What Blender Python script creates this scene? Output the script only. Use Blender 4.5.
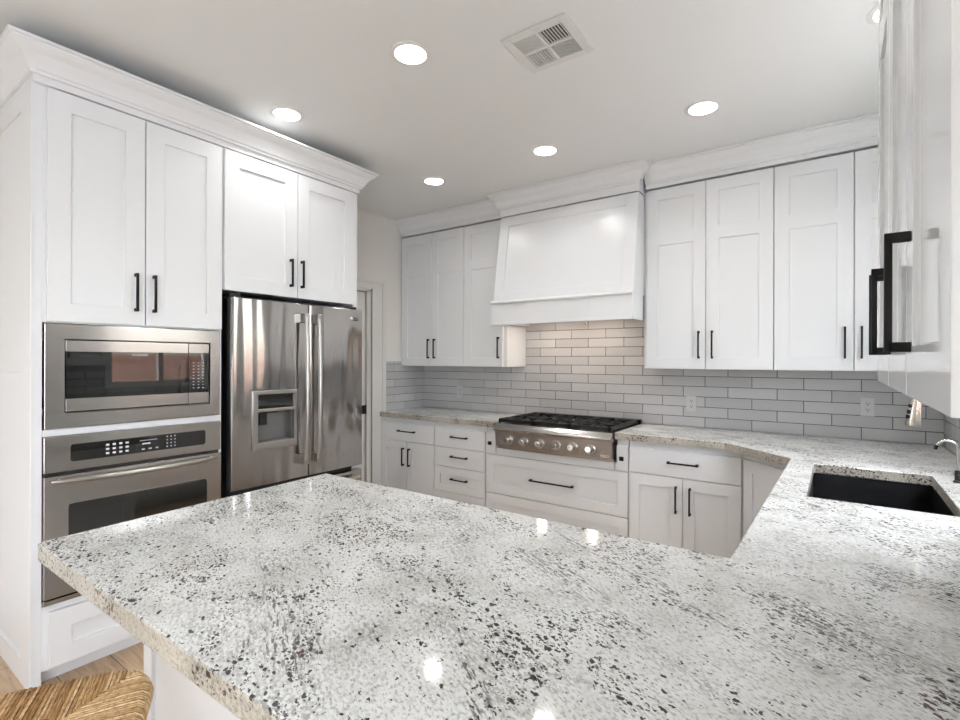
import bpy, bmesh, math, random
from mathutils import Vector, Matrix
random.seed(7)
for o in list(bpy.data.objects): bpy.data.objects.remove(o)
scn = bpy.context.scene
COL = scn.collection

# ------------------------------------------------------------------ camera
CAM_H = 1.414
FPX, YAW, ROLL = 500.28, 0.62117, 0.0025
cd = bpy.data.cameras.new('camera'); cam = bpy.data.objects.new('camera', cd); COL.objects.link(cam)
cd.sensor_width = 36; cd.lens = FPX * 36 / 960; cd.clip_start = 0.02; cd.clip_end = 200
cs, sn = math.cos(YAW), math.sin(YAW)
R0 = Vector((cs, sn, 0)); F0 = Vector((-sn, cs, 0)); U0 = Vector((0, 0, 1))
CR = R0 * math.cos(ROLL) + U0 * math.sin(ROLL); CU = U0 * math.cos(ROLL) - R0 * math.sin(ROLL)
mw = Matrix.Identity(4)
for i in range(3):
    mw[i][0] = CR[i]; mw[i][1] = CU[i]; mw[i][2] = -F0[i]
mw.translation = Vector((0, 0, CAM_H)); cam.matrix_world = mw
scn.camera = cam

# ------------------------------------------------------------------ world, daylight, exposure
w = bpy.data.worlds.new('world'); scn.world = w; w.use_nodes = True
nt = w.node_tree; bg = nt.nodes['Background']
sky = nt.nodes.new('ShaderNodeTexSky'); sky.sky_type = 'NISHITA'; sky.sun_disc = False
sky.sun_elevation = math.radians(50); sky.sun_rotation = math.radians(120); sky.air_density = 1.0
hsv = nt.nodes.new('ShaderNodeHueSaturation'); hsv.inputs['Saturation'].default_value = 0.45
nt.links.new(sky.outputs[0], hsv.inputs['Color']); nt.links.new(hsv.outputs[0], bg.inputs['Color'])
bg.inputs['Strength'].default_value = 0.5

def area_light(name, loc, direction, sx, sy, energy, color):
    l = bpy.data.lights.new(name, 'AREA'); l.shape = 'RECTANGLE'; l.size = sx; l.size_y = sy
    l.energy = energy; l.color = color
    o = bpy.data.objects.new(name, l); COL.objects.link(o); o.location = loc
    o.rotation_euler = Vector(direction).to_track_quat('-Z', 'Y').to_euler()
    return o
# daylight entering through the openings of the room
area_light('daylight_patio', (1.05, -1.65, 1.30), (-1, 0.06, 0.0), 2.2, 2.1, 84, (0.84, 0.92, 1.0))
area_light('daylight_side', (-4.3, -2.2, 1.35), (1, 0, 0.02), 2.2, 1.8, 28, (0.88, 0.94, 1.0))
area_light('daylight_sink', (1.25, 2.43, 2.75), (-1, 0, -0.95), 1.0, 1.1, 700, (0.92, 0.96, 1.0))

vs = scn.view_settings
vs.view_transform = 'Standard'; vs.look = 'None'; vs.exposure = 0.1; vs.gamma = 1.0; vs.use_curve_mapping = False

CAN_W = 3.7          # watts of each ceiling can over the kitchen
HOOD_W = 1.6         # watts of each warm lamp under the range hood
LIVING_FILL_W = 10.0      # watts of each added, unseen fill can over the living area

# ------------------------------------------------------------------ materials
def mat(name, col=(0.8, 0.8, 0.8), rough=0.5, metal=0.0, spec=0.5, coat=0.0, coat_r=0.05, emit=None, estr=0):
    m = bpy.data.materials.new(name); m.use_nodes = True
    b = m.node_tree.nodes['Principled BSDF']
    b.inputs['Base Color'].default_value = (*col, 1); b.inputs['Roughness'].default_value = rough
    b.inputs['Metallic'].default_value = metal; b.inputs['Specular IOR Level'].default_value = spec
    b.inputs['Coat Weight'].default_value = coat; b.inputs['Coat Roughness'].default_value = coat_r
    if emit: b.inputs['Emission Color'].default_value = (*emit, 1); b.inputs['Emission Strength'].default_value = estr
    return m
class NT:
    def __init__(s, m): s.m = m; s.t = m.node_tree; s.b = s.t.nodes['Principled BSDF']
    def n(s, typ, **kw):
        x = s.t.nodes.new(typ)
        for k, v in kw.items():
            if k in x.inputs: x.inputs[k].default_value = v
            else: setattr(x, k, v)
        return x
    def l(s, a, b): s.t.links.new(a, b)
    def coord(s, scale=(1, 1, 1), rot=(0, 0, 0), loc=(0, 0, 0)):
        tc = s.n('ShaderNodeTexCoord'); mp = s.n('ShaderNodeMapping')
        mp.inputs['Scale'].default_value = scale; mp.inputs['Rotation'].default_value = rot; mp.inputs['Location'].default_value = loc
        s.l(tc.outputs['Object'], mp.inputs['Vector']); return mp.outputs[0]
    def along(s, length, width, deg, loc=(0, 0, 0)):
        """coordinates stretched by length along a direction deg in the plan"""
        tc = s.n('ShaderNodeTexCoord'); mp = s.n('ShaderNodeMapping', vector_type='TEXTURE')
        mp.inputs['Scale'].default_value = (length, width, 1); mp.inputs['Rotation'].default_value = (0, 0, math.radians(deg)); mp.inputs['Location'].default_value = loc
        s.l(tc.outputs['Object'], mp.inputs['Vector']); return mp.outputs[0]
    def noise(s, vec, scale, detail=2, rough=0.5, dist=0):
        x = s.n('ShaderNodeTexNoise'); s.l(vec, x.inputs['Vector'])
        x.inputs['Scale'].default_value = scale; x.inputs['Detail'].default_value = detail
        x.inputs['Roughness'].default_value = rough; x.inputs['Distortion'].default_value = dist
        return x.outputs['Fac']
    def ramp(s, fac, stops, interp='LINEAR'):
        x = s.n('ShaderNodeValToRGB'); s.l(fac, x.inputs['Fac']); cr = x.color_ramp; cr.interpolation = interp
        while len(cr.elements) < len(stops): cr.elements.new(0.5)
        for e, (p, c) in zip(cr.elements, stops):
            e.position = p; e.color = (*c, 1) if not isinstance(c, (int, float)) else (c, c, c, 1)
        return x.outputs['Color']
    def mix(s, fac, a, b, mode='MIX'):
        x = s.n('ShaderNodeMix', data_type='RGBA', blend_type=mode)
        for sock, v in ((x.inputs[0], fac), (x.inputs[6], a), (x.inputs[7], b)):
            if isinstance(v, (int, float)): sock.default_value = v
            elif isinstance(v, tuple): sock.default_value = (*v, 1)
            else: s.l(v, sock)
        return x.outputs[2]
    def math(s, op, a, b=0.0):
        x = s.n('ShaderNodeMath', operation=op)
        for sock, v in ((x.inputs[0], a), (x.inputs[1], b)):
            if isinstance(v, (int, float)): sock.default_value = v
            else: s.l(v, sock)
        return x.outputs[0]
    def bump(s, h, strength, dist=0.01):
        x = s.n('ShaderNodeBump'); s.l(h, x.inputs['Height']); x.inputs['Strength'].default_value = strength
        x.inputs['Distance'].default_value = dist; s.l(x.outputs[0], s.b.inputs['Normal'])

M = {}
M['white'] = mat('white_cabinet_paint', (0.83, 0.845, 0.865), 0.28, spec=0.45)
q = NT(M['white']); q.bump(q.noise(q.coord(), 14, 2), 0.02, 0.01)
M['gloss_white'] = mat('white_lacquer', (0.83, 0.845, 0.865), 0.12, spec=0.55)
M['trimwhite'] = mat('white_trim_paint', (0.76, 0.75, 0.73), 0.35)
M['shadow'] = mat('cabinet_interior', (0.55, 0.56, 0.58), 0.6)
M['wall'] = mat('greige_wall_paint', (0.82, 0.80, 0.765), 0.75)
q = NT(M['wall']); q.bump(q.noise(q.coord(), 180, 2), 0.08, 0.003)
M['ceil'] = mat('ceiling_paint', (0.82, 0.83, 0.83), 0.8)
q = NT(M['ceil']); q.bump(q.noise(q.coord(), 160, 2), 0.06, 0.003)
M['black'] = mat('matte_black_metal', (0.009, 0.009, 0.011), 0.5, spec=0.3)
M['iron'] = mat('black_cast_iron', (0.007, 0.007, 0.008), 0.38, spec=0.4)
M['pan_steel'] = mat('dark_pan', (0.10, 0.10, 0.10), 0.25, 0.7)
M['rubber'] = mat('black_plastic', (0.01, 0.01, 0.011), 0.4)
M['glass'] = mat('black_oven_glass', (0.008, 0.009, 0.009), 0.03, spec=1.0)
M['mark'] = mat('pale_print', (0.62, 0.65, 0.70), 0.5)
M['chrome'] = mat('polished_nickel', (0.75, 0.73, 0.70), 0.12, 1.0)
M['nickel'] = mat('brushed_nickel', (0.62, 0.57, 0.51), 0.22, 1.0)
M['plastic'] = mat('white_plastic', (0.60, 0.60, 0.60), 0.35)
M['slot'] = mat('dark_slot', (0.02, 0.02, 0.02), 0.6)
M['sink'] = mat('black_granite_composite', (0.006, 0.006, 0.0075), 0.45, spec=0.3)
M['vent'] = mat('vent_white_enamel', (0.74, 0.74, 0.73), 0.5)
M['duct'] = mat('dark_duct', (0.012, 0.012, 0.014), 0.8)
M['lens'] = mat('lit_lens', (0.9, 0.9, 0.9), 0.5, emit=(1.0, 0.96, 0.90), estr=14)
M['baffle'] = mat('can_baffle', (0.82, 0.82, 0.80), 0.4)
M['glasspane'] = mat('window_glass', (1, 1, 1), 0.0)
M['glasspane'].node_tree.nodes['Principled BSDF'].inputs['Transmission Weight'].default_value = 1.0
M['glasspane'].node_tree.nodes['Principled BSDF'].inputs['IOR'].default_value = 1.01

def steel(name, col, rough, stretch=(1, 1, 1), wav=0.25, wscale=3.0):
    m = mat(name, col, rough, 1.0); q = NT(m)
    fine = q.noise(q.coord(stretch), 60, 2)
    rr = q.n('ShaderNodeMapRange'); q.l(fine, rr.inputs[0]); rr.inputs[3].default_value = rough * 0.8; rr.inputs[4].default_value = rough * 1.25
    q.l(rr.outputs[0], q.b.inputs['Roughness'])
    wv = q.noise(q.coord((wscale, wscale, wscale * 0.12)), 1.0, 1)
    q.bump(wv, wav, 0.04)
    return m
M['steel'] = steel('stainless_steel', (0.46, 0.44, 0.42), 0.20, (1, 1, 14), 0.10)
M['fridge_steel'] = steel('fridge_stainless', (0.42, 0.40, 0.385), 0.13, (1, 1, 14), 0.85, 6.5)
M['dark_steel'] = steel('cooktop_stainless', (0.42, 0.39, 0.37), 0.28, (14, 1, 1), 0.05)
M['bar_steel'] = mat('satin_steel_bar', (0.46, 0.445, 0.425), 0.28, 1.0)

# granite
M['granite'] = mat('pale_speckled_granite', (0.7, 0.7, 0.68), 0.07, spec=0.5)
q = NT(M['granite'])
base = q.coord()
el = q.along(1.45, 0.82, -30)
col = q.ramp(q.noise(base, 7, 4, 0.65), [(0.32, (0.70, 0.695, 0.665)), (0.48, (0.85, 0.855, 0.84)), (0.62, (0.92, 0.93, 0.92))])
grain = q.ramp(q.noise(el, 150, 3, 0.6), [(0.36, (0.36, 0.35, 0.33)), (0.45, (0.84, 0.835, 0.81)), (0.56, (1.0, 1.0, 0.99))])
col = q.mix(0.68, col, grain, 'MULTIPLY')
# grey crystals and veiny clouds
vein = q.ramp(q.noise(q.along(1.6, 0.7, -25), 4.6, 4, 0.65, 0.8), [(0.46, 0.08), (0.66, 1.0)])
greyf = q.math('MULTIPLY', q.ramp(q.noise(el, 105, 3, 0.7), [(0.47, 0.0), (0.58, 1.0)]), vein)
col = q.mix(q.math('MULTIPLY', greyf, 0.78), col, (0.25, 0.24, 0.225))
# thin dark streaks
stv = q.ramp(q.noise(q.along(2.4, 0.55, -32, (1, 2, 0)), 4.0, 4, 0.6, 0.7), [(0.57, 0.0), (0.66, 1.0)])
stf = q.ramp(q.noise(q.along(3.0, 0.6, -32), 90, 2, 0.6), [(0.52, 0.0), (0.60, 1.0)])
col = q.mix(q.math('MULTIPLY', q.math('MULTIPLY', stv, stf), 0.85), col, (0.09, 0.085, 0.08))
# black flecks, gathered in drifts
mask = q.ramp(q.noise(q.along(1.3, 0.8, -30, (3, 1, 0)), 5.0, 4, 0.62, 0.9), [(0.47, 0.0), (0.62, 1.0)])
wp = q.n('ShaderNodeTexNoise'); q.l(base, wp.inputs['Vector']); wp.inputs['Scale'].default_value = 90; wp.inputs['Detail'].default_value = 2
wv = q.n('ShaderNodeVectorMath', operation='MULTIPLY_ADD'); q.l(wp.outputs['Color'], wv.inputs[0]); wv.inputs[1].default_value = (0.014, 0.014, 0.014); q.l(el, wv.inputs[2])
def flecks(scale, amount, cut, rest=0.975):
    vo = q.n('ShaderNodeTexVoronoi'); q.l(wv.outputs[0], vo.inputs['Vector']); vo.inputs['Scale'].default_value = scale
    sp_ = q.n('ShaderNodeSeparateColor'); q.l(vo.outputs['Color'], sp_.inputs[0])
    sel = q.math('GREATER_THAN', q.math('ADD', sp_.outputs[0], q.math('MULTIPLY', mask, amount)), rest)
    return q.math('MULTIPLY', sel, q.ramp(vo.outputs['Distance'], [(cut, 1.0), (cut + 0.07, 0.0)])), sp_.outputs[1]
f1, r1 = flecks(96, 0.40, 0.40); f2, r2 = flecks(190, 0.42, 0.42)
# some of the flecks are burgundy garnet
gm = q.ramp(q.noise(q.coord((1, 1, 1), (0, 0, 0), (7, 2, 0)), 4.2, 3, 0.6, 0.6), [(0.48, 0.0), (0.56, 1.0)])
fcol = q.mix(q.math('MULTIPLY', gm, q.math('GREATER_THAN', r1, 0.45)), (0.022, 0.02, 0.02), (0.085, 0.026, 0.032))
col = q.mix(q.math('MULTIPLY', f2, 0.9), col, (0.045, 0.042, 0.04))
col = q.mix(q.math('MULTIPLY', f1, 0.96), col, fcol)
q.l(col, q.b.inputs['Base Color'])
q.b.inputs['Coat Weight'].default_value = 0.0

# vertical faces of the slab: same granite multiplied darker and browner, less polished
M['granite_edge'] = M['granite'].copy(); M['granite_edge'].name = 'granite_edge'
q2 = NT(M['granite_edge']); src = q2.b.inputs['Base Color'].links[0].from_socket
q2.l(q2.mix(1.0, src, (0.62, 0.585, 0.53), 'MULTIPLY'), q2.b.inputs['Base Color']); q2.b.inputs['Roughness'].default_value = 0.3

# glazed tile
M['tile'] = mat('glazed_white_tile', (0.68, 0.68, 0.685), 0.09, spec=0.5)
q = NT(M['tile'])
gi = q.n('ShaderNodeNewGeometry')
tcol = q.ramp(gi.outputs['Random Per Island'], [(0.0, (0.50, 0.50, 0.51)), (1.0, (0.60, 0.60, 0.61))])
q.l(tcol, q.b.inputs['Base Color']); q.bump(q.noise(q.coord(), 22, 2), 0.16, 0.012)
M['grout'] = mat('dark_grey_grout', (0.075, 0.072, 0.07), 0.9)

# wood-look plank floor
M['floor'] = mat('tan_plank_floor', (0.4, 0.3, 0.2), 0.35)
q = NT(M['floor'])
br = q.n('ShaderNodeTexBrick'); q.l(q.coord((1, 1, 1), (0, 0, 0), (0.25, -0.117, 0)), br.inputs['Vector'])
br.inputs['Scale'].default_value = 1; br.inputs['Brick Width'].default_value = 1.2; br.inputs['Row Height'].default_value = 0.2
br.inputs['Mortar Size'].default_value = 0.0025; br.inputs['Color1'].default_value = (0.54, 0.385, 0.245, 1); br.inputs['Color2'].default_value = (0.68, 0.505, 0.345, 1)
br.inputs['Mortar'].default_value = (0.20, 0.155, 0.115, 1); br.offset = 0.37
g = q.ramp(q.noise(q.coord((2.2, 26, 1)), 2.2, 5, 0.62, 0.6), [(0.3, (0.55, 0.5, 0.46)), (0.6, (1.05, 1.03, 1.0))])
q.l(q.mix(0.8, br.outputs['Color'], g, 'MULTIPLY'), q.b.inputs['Base Color'])

# rush
M['rush'] = mat('golden_rush', (0.5, 0.33, 0.17), 0.5)
q = NT(M['rush']); gi = q.n('ShaderNodeNewGeometry')
c1 = q.ramp(gi.outputs['Random Per Island'], [(0, (0.38, 0.20, 0.07)), (0.5, (0.66, 0.42, 0.19)), (1, (0.86, 0.64, 0.38))])
c2 = q.ramp(q.noise(q.coord(), 85, 3, 0.6), [(0.32, (0.45, 0.38, 0.32)), (0.55, (1, 1, 1))])
q.l(q.mix(0.8, c1, c2, 'MULTIPLY'), q.b.inputs['Base Color']); q.bump(q.noise(q.coord(), 260, 2), 0.5, 0.003)
M['oak'] = mat('brown_stained_wood', (0.20, 0.11, 0.055), 0.4)
q = NT(M['oak']); q.l(q.ramp(q.noise(q.coord((18, 18, 1.5)), 3, 4), [(0.3, (0.12, 0.062, 0.03)), (0.7, (0.27, 0.155, 0.08))]), q.b.inputs['Base Color'])
# outside
M['brick'] = mat('garden_brick', (0.4, 0.2, 0.15), 0.85)
q = NT(M['brick']); br = q.n('ShaderNodeTexBrick'); q.l(q.coord((1, 1, 1), (math.radians(90), 0, math.radians(90))), br.inputs['Vector'])
br.inputs['Scale'].default_value = 4; br.inputs['Color1'].default_value = (0.47, 0.25, 0.18, 1); br.inputs['Color2'].default_value = (0.56, 0.33, 0.25, 1); br.inputs['Mortar'].default_value = (0.5, 0.45, 0.4, 1)
q.l(br.outputs['Color'], q.b.inputs['Base Color'])
M['ground'] = mat('patio_concrete', (0.45, 0.43, 0.40), 0.9)

# ------------------------------------------------------------------ builders
class Fr:
    """local frame: u along the width, n towards the viewer's side, z up"""
    def __init__(s, o, u, n): s.o = Vector(o); s.u = Vector(u).normalized(); s.n = Vector(n).normalized()
    def p(s, u, n, z): return s.o + s.u * u + s.n * n + Vector((0, 0, z))
W = Fr((0, 0, 0), (1, 0, 0), (0, 1, 0))

class MB:
    def __init__(s): s.bm = bmesh.new()
    def hexa(s, pts):
        v = [s.bm.verts.new(p) for p in pts]
        for f in ((0, 1, 2, 3), (4, 5, 6, 7), (0, 1, 5, 4), (1, 2, 6, 5), (2, 3, 7, 6), (3, 0, 4, 7)):
            s.bm.faces.new([v[i] for i in f])
        return s
    def box(s, fr, u0, u1, n0, n1, z0, z1):
        return s.hexa([fr.p(u0, n0, z0), fr.p(u1, n0, z0), fr.p(u1, n1, z0), fr.p(u0, n1, z0),
                       fr.p(u0, n0, z1), fr.p(u1, n0, z1), fr.p(u1, n1, z1), fr.p(u0, n1, z1)])
    def wbox(s, x0, x1, y0, y1, z0, z1): return s.box(W, x0, x1, y0, y1, z0, z1)
    def panelled(s, fr, us, zs, holes, n0, n1, rec=None):
        """one seamless plate on a grid; hole cells are recessed by rec, or cut right through"""
        nb = n0 if rec is None else n1 - rec; V = {}
        def v(i, n, j):
            k = (i, round(n, 5), j)
            if k not in V: V[k] = s.bm.verts.new(fr.p(us[i], n, zs[j]))
            return V[k]
        I, J = len(us) - 1, len(zs) - 1
        solid = lambda i, j: 0 <= i < I and 0 <= j < J and (i, j) not in holes
        for i in range(I):
            for j in range(J):
                c = ((i, j), (i + 1, j), (i + 1, j + 1), (i, j + 1))
                if solid(i, j): s.bm.faces.new([v(a, n1, b) for a, b in c])
                elif rec is not None: s.bm.faces.new([v(a, nb, b) for a, b in c])
                if solid(i, j) or rec is not None: s.bm.faces.new([v(a, n0, b) for a, b in c[::-1]])
                for (di, dj), (p, q_) in (((-1, 0), (0, 3)), ((1, 0), (1, 2)), ((0, -1), (0, 1)), ((0, 1), (3, 2))):
                    ii, jj = i + di, j + dj; a, b = c[p], c[q_]; inside = 0 <= ii < I and 0 <= jj < J
                    if not inside:
                        lo = n0; hi = n1 if solid(i, j) else nb
                        if solid(i, j) or rec is not None: s.bm.faces.new([v(a[0], lo, a[1]), v(b[0], lo, b[1]), v(b[0], hi, b[1]), v(a[0], hi, a[1])])
                    elif solid(i, j) and not solid(ii, jj):
                        s.bm.faces.new([v(a[0], nb, a[1]), v(b[0], nb, b[1]), v(b[0], n1, b[1]), v(a[0], n1, a[1])])
        bmesh.ops.recalc_face_normals(s.bm, faces=s.bm.faces)
        bmesh.ops.dissolve_limit(s.bm, angle_limit=0.01, verts=s.bm.verts, edges=s.bm.edges)
        return s
    def prism(s, pts, vec):
        vec = Vector(vec); a = [s.bm.verts.new(Vector(p)) for p in pts]; b = [s.bm.verts.new(Vector(p) + vec) for p in pts]
        n = len(pts); s.bm.faces.new(a); s.bm.faces.new(b[::-1])
        for i in range(n): s.bm.faces.new((a[i], a[(i + 1) % n], b[(i + 1) % n], b[i]))
        return s
    def holed(s, outer, holes, z0, z1):
        """flat slab z0..z1 with outline and holes"""
        loops = [outer] + holes
        for z in (z0, z1):
            es = []
            for lp in loops:
                vs_ = [s.bm.verts.new((x, y, z)) for x, y in lp]
                es += [s.bm.edges.new((vs_[i], vs_[(i + 1) % len(vs_)])) for i in range(len(vs_))]
            bmesh.ops.triangle_fill(s.bm, use_beauty=True, edges=es)
        for lp in loops:
            for i in range(len(lp)):
                a, b = lp[i], lp[(i + 1) % len(lp)]
                s.bm.faces.new([s.bm.verts.new(p) for p in ((*a, z0), (*b, z0), (*b, z1), (*a, z1))])
        bmesh.ops.remove_doubles(s.bm, verts=s.bm.verts, dist=1e-5)
        bmesh.ops.dissolve_limit(s.bm, angle_limit=0.01, verts=s.bm.verts, edges=s.bm.edges)
        return s
    def tube(s, path, r, seg=10, caps=True, rads=None):
        path = [Vector(p) for p in path]; rings = []; up = None
        for i, p in enumerate(path):
            t = (path[min(i + 1, len(path) - 1)] - path[max(i - 1, 0)]).normalized()
            if up is None:
                up = t.orthogonal().normalized()
            up = (up - t * up.dot(t)).normalized(); sd = t.cross(up)
            rr = rads[i] if rads else r
            rings.append([s.bm.verts.new(p + (up * math.cos(2 * math.pi * k / seg) + sd * math.sin(2 * math.pi * k / seg)) * rr) for k in range(seg)])
        for a, b in zip(rings, rings[1:]):
            for k in range(seg): s.bm.faces.new((a[k], a[(k + 1) % seg], b[(k + 1) % seg], b[k]))
        if caps: s.bm.faces.new(rings[0][::-1]); s.bm.faces.new(rings[-1])
        return s
    def lathe(s, o, axis, prof, seg=24):
        """prof: list of (along axis, radius)"""
        o = Vector(o); axis = Vector(axis).normalized(); a = axis.orthogonal().normalized(); b = axis.cross(a); rings = []
        for h, r in prof:
            if r < 1e-6: rings.append([s.bm.verts.new(o + axis * h)])
            else: rings.append([s.bm.verts.new(o + axis * h + (a * math.cos(2 * math.pi * k / seg) + b * math.sin(2 * math.pi * k / seg)) * r) for k in range(seg)])
        for A, B in zip(rings, rings[1:]):
            for k in range(seg):
                k2 = (k + 1) % seg
                if len(A) == 1 and len(B) == 1: continue
                if len(A) == 1: s.bm.faces.new((A[0], B[k2], B[k]))
                elif len(B) == 1: s.bm.faces.new((A[k], A[k2], B[0]))
                else: s.bm.faces.new((A[k], A[k2], B[k2], B[k]))
        return s
    def sweep(s, path, prof, close_ends=True):
        """path: list of (point, out_vector) with out scaled for mitres; prof: list of (out, up)"""
        rings = [[s.bm.verts.new(Vector(p) + Vector(o) * a + Vector((0, 0, b))) for a, b in prof] for p, o in path]
        n = len(prof)
        for A, B in zip(rings, rings[1:]):
            for k in range(n): s.bm.faces.new((A[k], A[(k + 1) % n], B[(k + 1) % n], B[k]))
        if close_ends: s.bm.faces.new(rings[0][::-1]); s.bm.faces.new(rings[-1])
        return s
    def build(s, name, m, root=None, parent=None, bevel=0.0, smooth=False, label=None, seg=2, org=None):
        bm = s.bm; bmesh.ops.recalc_face_normals(bm, faces=bm.faces)
        o_ = Vector(org) if org is not None else (ORG[root.name] if root is not None else Vector((0, 0, 0)))
        bmesh.ops.translate(bm, vec=-o_, verts=bm.verts)
        me = bpy.data.meshes.new(name); bm.to_mesh(me); bm.free()
        if isinstance(m, str): m = M[m]
        me.materials.append(m)
        if smooth:
            for p in me.polygons: p.use_smooth = True
        ob = bpy.data.objects.new(name, me); COL.objects.link(ob)
        if root is not None: ob.parent = parent or root
        else: ob.location = o_
        if bevel:
            bv = ob.modifiers.new('edge', 'BEVEL'); bv.width = bevel; bv.segments = seg; bv.limit_method = 'ANGLE'; bv.angle_limit = math.radians(35)
            bv.harden_normals = False
        if smooth:
            try:
                me.set_sharp_from_angle(angle=math.radians(40))
            except Exception: pass
        if label: ob['label'] = label
        return ob
ORG = {}
def thing(name, label, cat, loc, group=None):
    o = bpy.data.objects.new(name, None); COL.objects.link(o); o.location = loc; o.empty_display_size = 0.1
    ORG[o.name] = Vector(loc); o['label'] = label; o['category'] = cat; o['kind'] = 'thing'
    if group: o['group'] = group
    return o
def struct(name, mb, m, label=None, bevel=0.0, **k):
    o = mb.build(name, m, bevel=bevel, **k); o['kind'] = 'structure'; ORG[o.name] = Vector((0, 0, 0))
    if label: o['label'] = label
    return o
def solo(name, mb, m, label, cat, org, group=None, **k):
    o = mb.build(name, m, org=org, **k); ORG[o.name] = Vector(org); o['label'] = label; o['category'] = cat; o['kind'] = 'thing'
    if group: o['group'] = group
    return o
def text_obj(name, body, fr, u, n, z, size, m, root, parent=None, thick=0.0006):
    c = bpy.data.curves.new(name, 'FONT'); c.body = body; c.size = size; c.extrude = thick; c.align_x = 'CENTER'; c.align_y = 'CENTER'; c.resolution_u = 2
    t = bpy.data.objects.new(name, c); COL.objects.link(t)
    me = bpy.data.meshes.new_from_object(t.evaluated_get(bpy.context.evaluated_depsgraph_get()))
    bpy.data.objects.remove(t)
    bm = bmesh.new(); bm.from_mesh(me); bpy.data.meshes.remove(me)
    for v in bm.verts:
        x, y, d = v.co; v.co = fr.p(u + x, n + d, z + y)
    mb = MB(); mb.bm.free(); mb.bm = bm
    return mb.build(name, m, root, parent)

# cabinet pieces --------------------------------------------------
def shaker(fr, u0, u1, z0, z1, st=0.08, n0=0.0, th=0.02, rails=(), m='white', root=None, name='door', rec=0.009, label=None):
    """five-piece door: stiles, rails, recessed panel; rails = list of (z0, z1) intermediate rails"""
    zs = [z0, z0 + st]
    for a, c in rails: zs += [a, c]
    zs += [z1 - st, z1]
    b = MB().panelled(fr, [u0, u0 + st, u1 - st, u1], zs, {(1, j) for j in range(1, len(zs) - 1, 2)}, n0, n0 + th, rec)
    return b.build(name, m, root, bevel=0.0015, label=label)
def slab(fr, u0, u1, z0, z1, root, n0=0.0, th=0.02, name='drawer', m='white'):
    return MB().box(fr, u0, u1, n0, n0 + th, z0, z1).build(name, m, root, bevel=0.002)
def pull_v(fr, u, z0, z1, root, parent, n0=0.02, s=0.0052, out=0.033):
    b = MB().box(fr, u - s, u + s, n0 + out - 2 * s, n0 + out, z0, z1)
    for z in (z0, z1 - 3 * s): b.box(fr, u - s, u + s, n0, n0 + out - s, z, z + 3 * s)
    return b.build('handle', 'black', root, parent, bevel=0.0012, label='matte black bar handle')
def pull_h(fr, u0, u1, z, root, parent, n0=0.02, s=0.0052, out=0.033):
    b = MB().box(fr, u0, u1, n0 + out - 2 * s, n0 + out, z - s, z + s)
    for u in (u0, u1 - 3 * s): b.box(fr, u, u + 3 * s, n0, n0 + out - s, z - s * 1.4, z + s * 1.4)
    return b.build('handle', 'black', root, parent, bevel=0.0012, label='matte black bar handle')
def crown_prof(h, d):
    """closed moulding section (out, up): bead, cove, ogee, fillet"""
    return [(0, 0), (0.012, 0), (0.014, 0.10 * h), (0.022, 0.14 * h), (0.024, 0.2 * h), (0.030, 0.30 * h), (0.040, 0.44 * h),
            (0.058 / 0.11 * d, 0.58 * h), (0.082 / 0.11 * d, 0.72 * h), (0.096 / 0.11 * d, 0.83 * h), (0.096 / 0.11 * d, 0.88 * h), (d, 0.9 * h), (d, h), (0, h)]

# ------------------------------------------------------------------ room shell
CEIL = 2.81; YB = 4.01; XL = -3.61; XR = 0.52; YR = -4.6; T = 0.12
XC = -2.76           # face frames of the tall cabinets
floor_ = struct('floor', MB().wbox(XL - T, XR + T, YR - T, YB + T, -0.1, 0.0), 'floor', 'tan wood-look plank floor')
cans = [(-1.588, 1.668), (-2.55, 1.672), (-2.565, 2.962), (-1.587, 2.955), (-0.61, 2.962), (0.185, 2.57),
        (-2.0, -1.4), (-0.6, -1.4), (-2.0, -3.2), (-0.6, -3.2)]  # last four: unseen cans added behind the camera as ambient fill
def circ(x, y, r, n=28): return [(x + r * math.cos(2 * math.pi * k / n), y + r * math.sin(2 * math.pi * k / n)) for k in range(n)]
cb = MB().holed([(XL - T, YR - T), (XR + T, YR - T), (XR + T, YB + T), (XL - T, YB + T)], [circ(x, y, 0.076) for x, y in cans], CEIL, CEIL + 0.012)
cb.wbox(XL - T, XR + T, YR - T, YB + T, CEIL + 0.12, CEIL + 0.2)
struct('ceiling', cb, 'ceil', 'pale greige painted ceiling')

wb = struct('wall_back', MB().wbox(XL - T, XR + T, YB, YB + T, 0, CEIL), 'wall')
# left wall with the pantry doorway
DY0, DY1, DZ = 2.46, 3.255, 2.075
SY0, SY1, SZ0, SZ1 = -3.4, -1.0, 0.35, 2.3          # side window of the living area
lw = MB().wbox(XL - T, XL, YR - T, SY0, 0, CEIL).wbox(XL - T, XL, SY0, SY1, 0, SZ0).wbox(XL - T, XL, SY0, SY1, SZ1, CEIL)
lw.wbox(XL - T, XL, SY1, DY0, 0, CEIL).wbox(XL - T, XL, DY0, DY1, DZ, CEIL).wbox(XL - T, XL, DY1, YB, 0, CEIL)
wl = struct('wall_left', lw, 'wall', 'greige painted wall behind the fridge')
# right wall with the sink window
PX0, PX1, PZ = -2.9, -0.4, 2.3          # patio door of the living area
WY0, WY1, WZ0, WZ1 = 1.93, 2.93, 1.14, 2.28
rw = MB().wbox(XR, XR + T, YR - T, PX0, 0, CEIL).wbox(XR, XR + T, PX0, PX1, PZ, CEIL).wbox(XR, XR + T, PX1, WY0, 0, CEIL).wbox(XR, XR + T, WY1, YB, 0, CEIL).wbox(XR, XR + T, WY0, WY1, 0, WZ0).wbox(XR, XR + T, WY0, WY1, WZ1, CEIL)
wr = struct('wall_right', rw, 'wall')
struct('wall_rear', MB().wbox(XL - T, XR + T, YR - T, YR, 0, CEIL), 'wall')

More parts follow.
